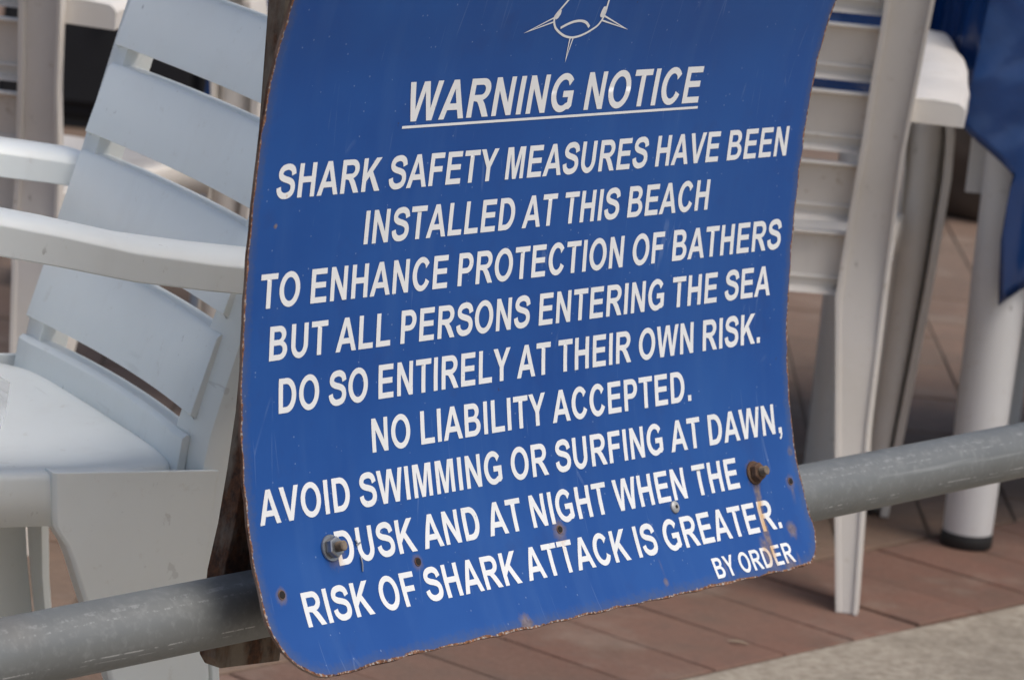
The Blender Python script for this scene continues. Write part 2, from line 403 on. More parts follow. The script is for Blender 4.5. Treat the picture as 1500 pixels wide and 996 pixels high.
G = {
 'I': (.388, [[rect(.095, .30, 0, 1)]]),
 'H': (1.008, [[[(.1, 0), (.305, 0), (.305, .43), (.70, .43), (.70, 0), (.905, 0), (.905, 1), (.70, 1), (.70, .605), (.305, .605), (.305, 1), (.1, 1)]]]),
 'E': (.93, [[[(.1, 0), (.86, 0), (.86, .168), (.305, .168), (.305, .435), (.81, .435), (.81, .603), (.305, .603), (.305, .832), (.845, .832), (.845, 1), (.1, 1)]]]),
 'F': (.853, [[[(.1, 0), (.305, 0), (.305, .42), (.74, .42), (.74, .588), (.305, .588), (.305, .832), (.80, .832), (.80, 1), (.1, 1)]]]),
 'L': (.853, [[[(.1, 0), (.81, 0), (.81, .168), (.305, .168), (.305, 1), (.1, 1)]]]),
 'T': (.853, [[[(.325, 0), (.53, 0), (.53, .832), (.825, .832), (.825, 1), (.03, 1), (.03, .832), (.325, .832)]]]),
 'A': (1.008, [[[(0, 0), (.218, 0), (.304, .227), (.704, .227), (.79, 0), (1.008, 0), (.612, 1), (.396, 1)], [(.372, .395), (.504, .765), (.638, .395)]]]),
 'V': (.93, [[[(.36, 0), (.575, 0), (.93, 1), (.712, 1), (.466, .26), (.222, 1), (0, 1)]]]),
 'W': (1.318, [[[(.24, 0), (.458, 0), (.659, .748), (.86, 0), (1.074, 0), (1.315, 1), (1.107, 1), (.957, .31), (.778, 1), (.545, 1), (.362, .30), (.211, 1), (0, 1)]]]),
 'M': (1.163, [[[(.1, 0), (.29, 0), (.29, .787), (.487, 0), (.68, 0), (.873, .787), (.873, 0), (1.063, 0), (1.063, 1), (.762, 1), (.583, .318), (.402, 1), (.1, 1)]]]),
 'N': (1.008, [[[(.1, 0), (.292, 0), (.292, .652), (.70, 0), (.905, 0), (.905, 1), (.713, 1), (.713, .332), (.302, 1), (.1, 1)]]]),
 'K': (1.008, [[[(.1, 0), (.305, 0), (.305, .303), (.448, .45), (.742, 0), (1.008, 0), (.590, .595), (.982, 1), (.708, 1), (.305, .556), (.305, 1), (.1, 1)]]]),
 'Y': (.93, [[[(.362, 0), (.567, 0), (.567, .421), (.93, 1), (.70, 1), (.467, .608), (.238, 1), (0, 1), (.362, .421)]]]),
 'O': (1.086, [[arc(.543, .5, .490, .517, 0, 360, 32)[:-1], arc(.543, .5, .280, .345, 0, 360, 28)[:-1]]]),
 'D': (1.008, [[[(.1, 0), (.48, 0)]+arc(.48, .5, .465, .5, -84, 84, 16)+[(.48, 1), (.1, 1)], [(.305, .168)]+arc(.44, .5, .292, .332, -90, 90, 14)+[(.305, .832)]]]),
 'P': (.93, [[[(.1, 0), (.305, 0), (.305, .372)]+arc(.54, .686, .335, .314, -90, 90, 14)+[(.1, 1)], [(.305, .537)]+arc(.51, .685, .155, .148, -90, 90, 10)+[(.305, .833)]]]),
 'R': (1.008, [[[(.1, 0), (.305, 0), (.305, .417), (.345, .417), (.455, .395), (.55, .285), (.74, 0), (.99, 0), (.865, .205), (.77, .345), (.675, .437)]+arc(.60, .716, .335, .284, -66, 90, 12)+[(.1, 1)], [(.305, .575)]+arc(.575, .704, .148, .129, -90, 90, 10)+[(.305, .833)]]]),
 'B': (1.008, [[[(.1, 0), (.575, 0)]+arc(.575, .288, .37, .288, -88, 62, 12)+arc(.55, .747, .325, .253, -50, 90, 11)+[(.1, 1)], [(.305, .165)]+arc(.575, .300, .155, .135, -90, 90, 10)+[(.305, .435)], [(.305, .598)]+arc(.535, .716, .13, .118, -90, 90, 10)+[(.305, .834)]]]),
 'U': (1.008, [[[(.1, 1), (.1, .39)]+arc(.502, .39, .402, .407, 180, 360, 20)+[(.904, 1), (.70, 1), (.70, .39)]+arc(.502, .39, .198, .235, 360, 180, 14)+[(.305, 1)]]]),
 'C': (1.008, [[arc(.53, .5, .465, .517, 38, 332, 28)+[(.745, .355)]+arc(.535, .5, .250, .345, 318, 48, 22)+[(.735, .66)]]]),
 'G': (1.086, [[arc(.545, .5, .490, .517, 40, 300, 26)+[(.90, .055), (1.0, .135), (1.0, .545), (.56, .545), (.56, .377), (.795, .377), (.795, .235)]+arc(.555, .5, .288, .345, 305, 60, 20)+[(.775, .675)]]]),
 'S': (.93, [[stroke([(.805, .69), (.745, .84), (.60, .918), (.44, .924), (.275, .880), (.185, .765), (.215, .655), (.35, .585), (.53, .540), (.70, .478), (.785, .375), (.782, .235), (.68, .125), (.48, .078), (.30, .105), (.175, .205), (.135, .335)], .178)]]),
 '.': (.388, [[rect(.10, .30, 0, .19)]]),
 ',': (.388, [[[(.095, 0), (.19, 0), (.185, -.10), (.10, -.145), (.14, -.215), (.25, -.155), (.30, -.04), (.30, .19), (.095, .19)]]]),
}
def flat_to_plate(name, polys, parent=sign, off=.00030, slices=None):
    """polys: list of (contours in plate metres)"""
    bm = bmesh.new()
    for con in polys:
        cv = [[Vector((a, b, 0)) for a, b in c] for c in con]
        tri = tessellate_polygon(cv); flat = [v for c in cv for v in c]
        vs = [bm.verts.new(v) for v in flat]
        for t in tri:
            try: bm.faces.new([vs[k] for k in t])
            except ValueError: pass
    zz = [v.co.y for v in bm.verts]; a, b = min(zz), max(zz); k = int((b-a)/.003)+1
    for i in range(1, k):
        bmesh.ops.bisect_plane(bm, geom=bm.verts[:]+bm.edges[:]+bm.faces[:], plane_co=(0, a+(b-a)*i/k, 0), plane_no=(0, 1, 0))
    bm.normal_update()
    for f in bm.faces:
        if f.normal.z < 0: f.normal_flip()
    uvl = bm.loops.layers.uv.new('UVMap')
    for f in bm.faces:
        for lp in f.loops: lp[uvl].uv = (lp.vert.co.x, lp.vert.co.y)
    nrm = {}
    for v in bm.verts:
        u, z = v.co.x, v.co.y; v.co = onplate(u, z, off)-SO
    me = bpy.data.meshes.new(name); bm.to_mesh(me); bm.free()
    me.shade_smooth()
    return link(name, me, M_LET, parent)
def text_line(txt, u0, u1, z0, h, first_lsb=True):
    adv = []; x = 0
    for ch in txt:
        adv.append(x); x += (.36 if ch == ' ' else G[ch][0]+.02)
    def ext(ch, f): return f(q[0] for con in G[ch][1] for c in con for q in c)
    a = adv[0]+ext(txt[0], min); b = adv[-1]+ext(txt[-1], max); sx = (u1-u0)/(b-a)
    polys = []
    for ch, x in zip(txt, adv):
        if ch == ' ': continue
        for con in G[ch][1]:
            polys.append([[(u0+(x+q[0]-a)*sx, z0+q[1]*h) for q in c] for c in con])
    o = flat_to_plate('lettering', polys); return sx/h
LINES = [('WARNING NOTICE', .1245, .4180, .7640, .7884), ('SHARK SAFETY MEASURES HAVE BEEN', .0185, .5280, .7230, .7433),
 ('INSTALLED AT THIS BEACH', .1004, .4449, .6908, .7112), ('TO ENHANCE PROTECTION OF BATHERS', .0128, .5330, .6585, .6790),
 ('BUT ALL PERSONS ENTERING THE SEA', .0229, .5244, .6272, .6475), ('DO SO ENTIRELY AT THEIR OWN RISK.', .0321, .5147, .5955, .6160),
 ('NO LIABILITY ACCEPTED.', .1138, .4352, .5643, .5844), ('AVOID SWIMMING OR SURFING AT DAWN,', .0102, .5345, .5335, .5532),
 ('DUSK AND AT NIGHT WHEN THE', .0720, .4772, .5038, .5230), ('RISK OF SHARK ATTACK IS GREATER.', .0331, .5121, .4750, .4935), ('BY ORDER', .4240, .5135, .4543, .4661)]
for (t, a, b, z0, z1) in LINES:
    a_, z0_ = conv(a, z0); b_, z1_ = conv(b, z1)
    k = text_line(t, a_, b_, z0_, z1_-z0_)
    print('LINE', t, round(k, 3))
a_, z_ = conv(.1232, .7599); b_, _ = conv(.4189, .7607)
flat_to_plate('underline', [[[(a_, z_), (b_, z_), (b_, z_+.0019), (a_, z_+.0019)]]])
# shark emblem
def cv(L): return [conv(a, b) for a, b in L]
head = cv([(.312, .872), (.304, .858), (.2990, .8510), (.2946, .8440), (.2941, .8330), (.2944, .8296), (.2948, .8270), (.2938, .8225), (.2915, .8195), (.2883, .8174), (.282, .8145), (.2753, .8126), (.2686, .8120), (.2615, .8131), (.255, .8156), (.2496, .8187), (.2464, .8223), (.2455, .8250), (.2462, .8275), (.2490, .8315), (.2534, .8367), (.2590, .8440), (.262, .851), (.264, .862), (.272, .872)])
head = cv([(.2800, .885), (.2880, .870), (.2925, .855), (.2943, .8430), (.2946, .8340), (.2950, .8280), (.2942, .8235), (.2918, .8197), (.2883, .8174), (.282, .8145), (.2753, .8126), (.2686, .8120), (.2615, .8131), (.255, .8156), (.2496, .8187), (.2464, .8223), (.2452, .8258), (.2462, .8280), (.2490, .8315), (.2534, .8367), (.2590, .8440), (.264, .853), (.270, .868), (.2800, .885)])
LWD = .0016
def ribbon(pts, wd=LWD, n=4): return [stroke(pts, wd, n)]
em = flat_to_plate('shark_emblem', [ribbon(head), ribbon(cv([(.2545, .8186), (.2607, .8210), (.2668, .8225), (.2736, .8227), (.2791, .8213), (.2833, .8184)]), .0019),
    [cv([(.2484, .8312), (.2500, .8300), (.2503, .8277), (.2489, .8250), (.2470, .8242), (.2456, .8255), (.2455, .8270)])], [cv([(.2916, .8316), (.2906, .8290), (.2905, .8260), (.2916, .8247), (.2935, .8244), (.2948, .8262), (.2948, .8300), (.2937, .8318)])]], off=.00030)
fins = []
for (a, tip, b) in (((.2452, .8262), (.2193, .8160), (.2458, .8222)), ((.2948, .8262), (.3245, .8156), (.2932, .8222)), ((.2668, .8116), (.2690, .7957), (.2710, .8118))):
    A, T_, B = conv(*a), conv(*tip), conv(*b)
    m = ((A[0]+B[0])/2, (A[1]+B[1])/2)
    t1 = (A[0]+(m[0]-A[0])*.30*2*.9, A[1]+(m[1]-A[1])*.54); t2 = (B[0]+(m[0]-B[0])*.54, B[1]+(m[1]-B[1])*.54)
    ti = (T_[0]+(m[0]-T_[0])*.24, T_[1]+(m[1]-T_[1])*.24)
    fins.append([[A, T_, B, t2, ti, t1]])
for fn in fins: flat_to_plate('emblem_fin', [fn], off=.00036)

# ---- bolts, holes, rivet
def frame_at(u, z):
    n = pnorm(z); a = UU.copy(); b = n.cross(a).normalized(); return onplate(u, z), a, b, n
def disc_stack(u, z, rings, seg=24, hexa=False, rot=0.):
    """rings: (radius, offset along the plate normal)"""
    o, a, b, n = frame_at(u, z)
    secs = [[o+n*h+(a*math.cos(rot+k*2*math.pi/seg)+b*math.sin(rot+k*2*math.pi/seg))*rr-SO for k in range(seg)] for rr, h in rings]
    return loft(secs)
def bolt(u, z, mat, tm, lab):
    V, Fc = disc_stack(u, z, [(.0092, .0002), (.0095, .0007), (.0092, .0017), (.0062, .0019)], 28)
    washer = link('washer', mesh_from('washer', V, Fc), mat, sign)
    V, Fc = disc_stack(u, z, [(.0066, .0019), (.0074, .0024), (.0074, .0066), (.0065, .0073)], 6, rot=.35)
    nut = link('hex_nut', mesh_from('hex_nut', V, Fc, False), mat, sign); nut['label'] = lab
    rings = []; h = .0070
    while h < .0128: rings += [(.0037, h), (.0030, h+.0006)]; h += .0012
    rings += [(.0037, h), (.0030, h+.0006)]
    V, Fc = disc_stack(u, z, rings, 18)
    link('bolt_shank', mesh_from('bolt_shank', V, Fc, False), tm, sign)
b1 = conv(.0672, .5143); b2 = conv(.4955, .5112)
bolt(*b1, M_NUT, M_THREAD, 'bright hex nut'); bolt(*b2, M_BOLT, M_THREAD, 'dark rusted hex nut')
for (a, b, rr) in ((.0176, .4945, .0027), (.1409, .4978, .0024), (.2802, .5002, .0024), (.5342, .5018, .0022)):
    u, z = conv(a, b)
    V, Fc = disc_stack(u, z, [(rr+.0009, .0001), (rr+.0007, .0007), (rr+.0001, .0007), (rr-.0002, .0003)], 14)
    hl = link('rust_collar', mesh_from('rust_collar', V, Fc), M_RIM, sign)
    V, Fc = disc_stack(u, z, [(rr, .0008), (rr*.99, .00105)], 14); link('bolt_hole', mesh_from('bolt_hole', V, Fc), M_DARK, sign)
u, z = conv(.4015, .5000)
V, Fc = disc_stack(u, z, [(.0048, .0002), (.0046, .0014), (.0036, .0022), (.0018, .0024)], 20); link('rivet', mesh_from('rivet', V, Fc), simple('rivet_metal', (.42, .42, .41), .5, .3, .4, 300), sign)
V, Fc = disc_stack(u, z, [(.0016, .0022), (.0014, .0027)], 10); link('rivet_pin', mesh_from('rivet_pin', V, Fc), M_DARK, sign)
# staple leg and wire stub stuck in the paint
for (a, b, c, d) in ((.0895, .5165, .0905, .5135), (.0912, .5065, .0902, .4985), (.0895, .5135, .0935, .5142)):
    p0, p1 = conv(a, b), conv(c, d)
    V, Fc = tube([onplate(p0[0], p0[1], .0008)-SO, onplate((p0[0]+p1[0])/2, (p0[1]+p1[1])/2, .0014)-SO, onplate(p1[0], p1[1], .0006)-SO], .0006, 6)
    link('wire_staple', mesh_from('wire_staple', V, Fc), M_NUT, sign)

# ------------------------------------------------------------------ railing
PN, PZc, PR = -.035, .371, .02415
rail = empty('pipe_railing', CC+UU*.3+NN*PN)
tag(rail, 'grey galvanised pipe railing passing behind the blue warning sign', 'railing')
def railpt(u, n, z): return CC+UU*u+NN*n+Vector((0, 0, z))
def along(name, L0, L1, rad, pos_z, mat):     # a pipe whose local X runs along the rail
    V, Fc = tube([(L0+(L1-L0)*i/40, 0, 0) for i in range(41)], rad, 40)
    o = link(name, mesh_from(name, V, Fc, True, 50), mat); o.parent = rail; o.rotation_euler = (0, 0, PSI); o.location = (0, 0, pos_z); return o
along('lower_pipe', -2.4, 3.2, PR, PZc, M_GALV); along('top_pipe', -2.4, 3.2, PR, 1.02, M_GALV)
for uu in (-2.2, 2.9):
    V, Fc = tube([(0, 0, -.02), (0, 0, .5), (0, 0, 1.0)], PR, 32); o = link('upright', mesh_from('upright', V, Fc), M_GALV); o.parent = rail
    o.location = UU*uu
# rusty angle iron the sign is bolted to, behind the pipe
def post(u_in, lab):
    t = empty('steel_upright', railpt(.085, -.066, .32)); tag(t, lab, 'post')
    O = t.location
    rows = [(.318, .0500), (.326, .0440), (.345, .0437), (.387, .0437), (.420, .0500), (.459, .0549), (.50, .0571), (.588, .0572), (.70, .0550), (.79, .0522), (.90, .0500), (1.06, .0480)]
    secs = []
    for z, u in rows:
        uo = u+.0135+.0008*math.sin(z*90)
        secs.append([railpt(uo, -.0600, z)-O, railpt(u_in, -.0600, z-.004)-O, railpt(u_in, -.0650, z-.004)-O, railpt(uo+.005, -.0650, z)-O, railpt(uo+.005, -.076, z)-O, railpt(uo, -.076, z)-O])
    V, Fc = loft(secs); o = link('angle_iron', mesh_from('angle_iron', V, Fc), M_POST, t); bev(o, .001, 2)
    return t
post(.125, 'rusty brown steel angle upright behind left edge of the blue sign')

# ------------------------------------------------------------------ chairs
YB = ([0, .2, .3, .38, .42, .6, .85, 1.0], [-.258, -.217, -.203, -.205, -.212, -.257, -.325, -.37])
def yb(z): return interp(z, *YB)
def xo(z): return interp(z, [0, .2, .35, .5, .62, .69, .85], [.215, .204, .2035, .204, .2120, .2170, .222])
def solid(me_o, th=.004):
    m = me_o.modifiers.new('shell', 'SOLIDIFY'); m.thickness = th; m.offset = -1; return me_o
def back_y(x, z):      # front face of the back, hollowed towards the middle
    t = min(1, abs(x)/.17); return yb(z)+.030-SAG*(1-t*t)*(1.25-.9*max(0, min(1, (z-.38)/.4)))
def make_chair(mat, sag=.012, arm=0., fin=0., gp=0.):
    t = empty('plastic_armchair'); global SAG; SAG = sag
    # rear leg running up into the back post
    for s in (1, -1):
        secs = []
        zz_ = [0, .03, .07, .11, .16, .2, .25, .30, .34]+[.37+.0226*i for i in range(22)]
        for z in zz_:
            X = xo(z); yr = yb(z); xi = interp(z, [0, .11, .2, .34, .43, .52, .59, .65, .85], [.191, .176, .165, .148, .152, .157, .1595, .163, .170])
            dp = interp(z, [0, .28, .40, .85], [.008, .009, .028, .028]); sh = interp(z, [0, .30, .40, .85], [.004, .004, .018, .018]); rc = interp(z, [0, .3, .42, .85], [.003, .003, .009, .009])
            q = [(xi, yr+.002), (xi, yr+dp), (X-(X-xi)*.45, yr+dp), (X-.004, yr+dp-sh*.4), (X, yr+dp-sh), (X, yr-.001), (X-.0045, yr-.001), (X-.0045, yr+rc-.0005), (xi+.006, yr+rc), (xi+.006, yr+.002)]
            secs.append([(s*a, b, z) for a, b in q])
        V, Fc = loft(secs); bev(link('back_post', mesh_from('back_post', V, Fc), mat, t), .0012)
        secs = []
        for z in [0, .05, .1, .15, .2, .25, .30, .32, .332, .341, .347, .36, .375, .389]:
            X = xo(z)+.0008; yr = yb(z)+.008
            yf = interp(z, [0, .1, .2, .26, .30, .32, .332, .341, .347, .389], [-.212, -.170, -.132, -.108, -.091, -.083, -.077, -.070, -.066, -.062])
            q = [(X, yr), (X, yf-.003), (X-.003, yf), (X-.020, yf), (X-.020, yf-.004), (X-.004, yf-.006), (X-.004, yr)]
            secs.append([(s*a, b, z) for a, b in q])
        V, Fc = loft(secs); bev(link('leg_panel', mesh_from('leg_panel', V, Fc), mat, t), .0012)
    # slats
    def slat(z0, z1, name='slat', hw=.181, arch=0):
        secs = []; n = 18
        for i in range(n+1):
            x = -hw+2*hw*i/n; zt = z1+arch*(1-(x/hw)**2); zb = z0
            yo = back_y(x, (zt+zb)/2); sl = (yb(zt)-yb(zb))/(zt-zb)
            f = lambda z: yo+sl*(z-(zt+zb)/2)
            if abs(x) > .164:
                q = [(f(zb)-.001, zb), (f(zb)+.0028, zb+.003), (f(zt)+.0028, zt-.003), (f(zt)-.001, zt), (f(zt)-.003, zt-.001), (f(zt)-.004, zt-.003), (f(zb)-.004, zb+.003), (f(zb)-.003, zb+.001)]
            else:
                q = [(f(zb)-.014, zb), (f(zb)+.0028, zb+.003), (f(zt)+.0028, zt-.004), (f(zt)-.001, zt), (f(zt)-.014, zt), (f(zt)-.014, zt-.003), (f(zt)-.001, zt-.006), (f(zb)-.001, zb+.005)]
            secs.append([(x, a, b) for a, b in q])
        V, Fc = loft(secs)
        rb_ = []
        for i in range(n+1):
            x = -.158+.316*i/n; zc = z0+(z1-z0)*.24; yo = back_y(x, (z0+z1)/2)+(yb(z1)-yb(z0))/(z1-z0)*(zc-(z0+z1)/2)
            rb_.append([(x, yo-.0045, zc-.0016), (x, yo+.0005, zc-.0022), (x, yo+.0005, zc+.0022), (x, yo-.0045, zc+.0016)])
        V, Fc = merge((V, Fc), loft(rb_))
        return bev(link(name, mesh_from(name, V, Fc), mat, t), .0024, 3)
    slat(.341, .412-gp); slat(.424+gp, .4915-gp); slat(.5035+gp, .572-gp); slat(.584+gp, .647-gp); slat(.659+gp, .722-gp); slat(.734+gp, .795); slat(.807, .842, 'top_rail', .2, .022)
    # seat with turned-down skirt
    def out(k, inset):
        n = 64; a = 2*math.pi*k/n; c, s_ = math.cos(a), math.sin(a)
        e = .28; X = (abs(c)**e)*(1 if c >= 0 else -1); Y = (abs(s_)**e)*(1 if s_ >= 0 else -1)
        y = .033+Y*(.217-inset); hw = .1985+.020*max(0, y/.24)-inset
        return X*hw, y
    V = []; Fc = []; n = 64
    rings = [(0, .346), (0, .381), (.0018, .3852), (.007, .3870), (.022, .385), (.05, .379), (.09, .373), (.14, .369), (.185, .368)]
    for ins, z in rings:
        for k in range(n):
            x, y = out(k, ins); zz = z
            if ins == 0 and z < .35: zz = z
            if y > .16: zz += -(y-.16)*.12
            if z > .36 and ins > .02: zz += .004*(y < 0)*(-y*4)
            V.append((x, y, zz))
    for i in range(len(rings)-1):
        for k in range(n): a = i*n+k; b = i*n+(k+1) % n; Fc.append((a, b, b+n, a+n))
    V.append((0, .018, .367)); c_ = len(V)-1; b0 = (len(rings)-1)*n
    for k in range(n): Fc.append((b0+k, b0+(k+1) % n, c_))
    me = bpy.data.meshes.new('seat'); me.from_pydata(V, [], Fc); me.shade_smooth(); o = link('seat', me, mat, t); solid(o, .0035)
    # front legs
    for s in (1, -1):
        secs = []
        for i in range(13):
            z = .57*i/12
            X = interp(z, [0, .3, .45, .50, .57], [.236, .256, .262, .256, .240]); wd = interp(z, [0, .57], [.038, .066]); d = interp(z, [0, .57], [.036, .058])
            y1 = interp(z, [0, .35, .57], [.268, .262, .262]); y0 = y1-d
            q = [(X, y0), (X, y1-.006), (X-.006, y1), (X-wd+.006, y1), (X-wd, y1-.006), (X-wd, y0), (X-wd+.004, y0), (X-wd+.004, y1-.008), (X-wd/2, y1-.006), (X-.010, y1-.008), (X-.010, y0)]
            secs.append([(s*a, b, z) for a, b in q])
        V, Fc = loft(secs); bev(link('front_leg', mesh_from('front_leg', V, Fc), mat, t), .0012)
        V, Fc = tube([(s*interp(z, [0, .3, .45, .53], [.213, .222, .224, .220]), .236, z) for z in (.012, .1, .2, .3, .4, .47, .495, .51, .519, .5225)], [.010, .013, .017, .0195, .021, .021, .019, .015, .010, .003], 20)
        link('lightening_rib', mesh_from('lightening_rib', V, Fc), mat, t)  # rounded rib added inside the leg channel to make its dark interior look lighter
        # armrest: turned-down channel rising towards the front
        secs = []; path = [(-.235, .551+arm), (-.20, .555+arm), (-.15, .561+arm*.9), (-.09, .570+arm*.7), (-.03, .579+arm*.6+fin*.3), (.03, .587+arm*.4+fin*.6), (.09, .595+fin), (.15, .600+fin), (.20, .601+fin), (.235, .597+fin), (.262, .586+fin), (.276, .572+fin)]
        for y, z in path:
            wi = interp(y, [-.235, -.1, .15, .276], [.072, .062, .056, .050]); xc = interp(y, [-.235, -.15, 0, .15, .276], [.228, .234, .232, .217, .206]); a, b = xc-wi/2, xc+wi/2; h = interp(y, [-.235, 0, .2, .276], [.026, .030, .030, .034])
            q = [(a, z-h), (a, z-.007), (a+.003, z-.003), (a+.009, z), (xc, z+.0015), (b-.009, z), (b-.003, z-.003), (b, z-.007), (b, z-h), (b-.004, z-h), (b-.004, z-.009), (b-.010, z-.005), (a+.010, z-.005), (a+.004, z-.009), (a+.004, z-h)]
            secs.append([(s*u, y, v) for u, v in q])
        # end walls
        V, Fc = loft(secs); z = path[0][1]; a, b, h, xc = .228-.0363, .228+.0363, .0262, .228
        q = [(a, z-h), (a, z-.007), (a+.003, z-.0028), (a+.009, z+.0003), (xc, z+.0019), (b-.009, z+.0003), (b-.003, z-.0028), (b, z-.007), (b, z-h)]
        e1 = loft([[(s*u, -.2355+k, v) for u, v in q] for k in (0, .0045)])
        V, Fc = merge((V, Fc), e1)
        bev(link('armrest', mesh_from('armrest', V, Fc), mat, t), .0012)
    return t
def place(o, x, y, fwd): o.location = (x, y, 0); o.rotation_euler = (0, 0, math.atan2(fwd[1], fwd[0])-math.pi/2)
G1 = 'white plastic garden armchairs'
ch = make_chair(M_WHITE, .009, .010, .012, .0004)
tag(ch, 'white plastic armchair left of the sign, seat and slatted back facing us', 'chair', G1)
place(ch, -.486, 3.058, (math.cos(math.radians(208.5)), math.sin(math.radians(208.5))))
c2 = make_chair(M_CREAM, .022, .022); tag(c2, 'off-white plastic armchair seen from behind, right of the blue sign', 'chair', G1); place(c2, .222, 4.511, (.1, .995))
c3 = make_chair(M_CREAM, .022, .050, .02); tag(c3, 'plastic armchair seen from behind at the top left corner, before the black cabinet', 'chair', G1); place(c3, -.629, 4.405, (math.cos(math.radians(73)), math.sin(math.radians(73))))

# ------------------------------------------------------------------ tables
def table(x0, y0, dirx, diry, L, Wd, lab, grp=None, lr=1., ov=1.):
    t = empty('plastic_table', (x0, y0, 0)); tag(t, lab, 'table', grp)
    dx, dy = Vector((*dirx, 0)).normalized(), Vector((*diry, 0)).normalized()
    for i, (a, b) in enumerate(((0, 0), (L, 0), (L, Wd), (0, Wd))):
        q = dx*a+dy*b
        V, Fc = tube([q+Vector((0, 0, z)) for z in (.014, .03, .2, .4, .55, .70)], [lr*k for k in (.0295, .0300, .0320, .0345, .035, .035)], 28)
        lg = link('leg', mesh_from('leg', V, Fc), M_TABLE, t)
        V, Fc = tube([q+Vector((0, 0, z)) for z in (.0, .003, .013, .018)], [lr*k for k in (.029, .0315, .0315, .0305)], 28); link('rubber_foot', mesh_from('rubber_foot', V, Fc), M_RUB, lg)
    P = lambda a, b, z: dx*a+dy*b+Vector((0, 0, z))
    e = .05 if ov else .03
    V, Fc = loft([[P(-e*.8, -e*.6, z), P(L+e, -e, z), P(L+e, Wd+e, z), P(-e*.8-.10*ov, Wd+e, z)] for z in (.70, .722)])
    bev(link('tabletop', mesh_from('tabletop', V, Fc), M_TABLE, t), .006, 3)
    return t
t1 = table(.566, 4.618, (1, .12), (.155, 1), 1.0, .68, 'white plastic table with round legs under the blue cloth, at the right edge')
V, Fc = loft([[(-.050+(-.01)*(z-.5)*0, .03, z), (-.018, .03, z), (-.018, .036, z), (-.050, .036, z)] for z in (.42, .47, .55, .70)])
link('leg_brace', mesh_from('leg_brace', V, Fc), M_TABLE, t1)
t2 = table(-.353, 4.875, (1, .0), (-.14, 1), .755, .60, 'table under a blue cloth behind the sign, one thin leg showing past its right edge', None, .66, 0)

def drape(name, corners, zt, hem, lab, folds=12, amp=.018, out=.035, seed=1, lean=0.):
    """cloth laid over a table: corners counter-clockwise (x, y); hem(side, t) -> bottom height"""
    rnd = random.Random(seed)
    cs = [Vector((*c, 0)) for c in corners]; n = len(cs); cen = sum(cs, Vector())/n
    per = []
    for i in range(n):
        a, b = cs[i], cs[(i+1) % n]; m = 56
        for k in range(m): per.append((i, (k/m)**2 if i == 0 else 1-(1-k/m)**1.5 if i == 3 else k/m, a.lerp(b, (k/m)**2 if i == 0 else 1-(1-k/m)**1.5 if i == 3 else k/m), (b-a).normalized()))
    N_ = len(per); V = []; Fc = []; lv = 22
    for j in range(lv+1):
        f = j/lv
        for idx, (i, tt, q, d) in enumerate(per):
            nrm = Vector((d.y, -d.x, 0)); pn = Vector((cs[i]-cs[i-1]).normalized()); pv = Vector((pn.y, -pn.x, 0))
            nx = (cs[(i+2) % n]-cs[(i+1) % n]).normalized(); nv = Vector((nx.y, -nx.x, 0))
            w1 = max(0, 1-tt/.08)*.5; w2 = max(0, 1-(1-tt)/.08)*.5
            nn_ = (nrm*(1-w1-w2)+pv*w1+nv*w2).normalized()
            zb = hem(i, tt)
            ph = (i*2.1+tt*folds*6.28)
            wav = amp*f*(math.sin(ph)+.5*math.sin(2.3*ph+1.3)+.35*math.sin(.41*ph+2))
            flare = out*f**.8+wav+.004
            cr = 1.0*max(w1, w2)*2
            pos = q+nn_*(flare+.02*cr*f)+Vector((0, 0, zt+(zb-zt)*f))
            if lean and i == 0: pos -= d*lean*f**3*max(0, min(1, (tt-.045)/.02))*max(0, 1-(tt-.065)/.2)
            V.append(pos)
    for j in range(lv):
        for k in range(N_): a = j*N_+k; b = j*N_+(k+1) % N_; Fc.append((a, b, b+N_, a+N_))
    V.append(cen+Vector((0, 0, zt+.001)))
    for k in range(N_): Fc.append((k, (k+1) % N_, len(V)-1))
    V = [v-Vector((*cen.xy, zt)) for v in V]
    me = mesh_from(name, V, Fc, True, 60); o = link(name, me, M_CLOTH); o.location = (*cen.xy, zt)
    m = o.modifiers.new('shell', 'SOLIDIFY'); m.thickness = .0012
    return tag(o, lab, 'tablecloth')
def hem1(i, t):
    # side 0: front edge running right from the near corner; side 3: left edge coming back to the near corner
    if i == 0: return (.512-1.2*t if t < .060 else .440-(t-.060)*23 if t < .066 else min(.42, .300+(t-.066)*.75))
    if i == 3: return .512+.012*math.sin(t*23)*(1-t)
    return .46
# table-1 local corners: near-left, near-right, far-right, far-left
A1 = Vector((.563, 4.618)); dx1 = Vector((1, .12)).normalized(); dy1 = Vector((.08, 1)).normalized()
e = .056
c1 = [A1+dx1*a+dy1*b for a, b in ((-.044, -.044), (1.0+e, -e), (1.0+e, .68+e), (-.215, .68+e))]
drape('tablecloth', [tuple(c) for c in c1], .727, hem1, 'glossy dark blue tablecloth with a pointed corner hanging at the right edge', 7, .012, .008, 3, .035)
A2 = Vector((-.353, 4.875)); e = .034
c2_ = [A2+Vector(q) for q in ((-e, -e), (.755+e*.6, -e), (.755+e*.6, .60+e), (-e, .60+e))]
drape('tablecloth', [tuple(c) for c in c2_], .727, lambda i, t: (.36+.125*min(1, t/.35)+.006*math.sin(t*20)) if i == 0 else (.485 if i == 1 else .5 if i == 2 else .5-.14*t), 'blue tablecloth glimpsed through the chair slats on both sides of the sign', 6, .006, .004, 5)

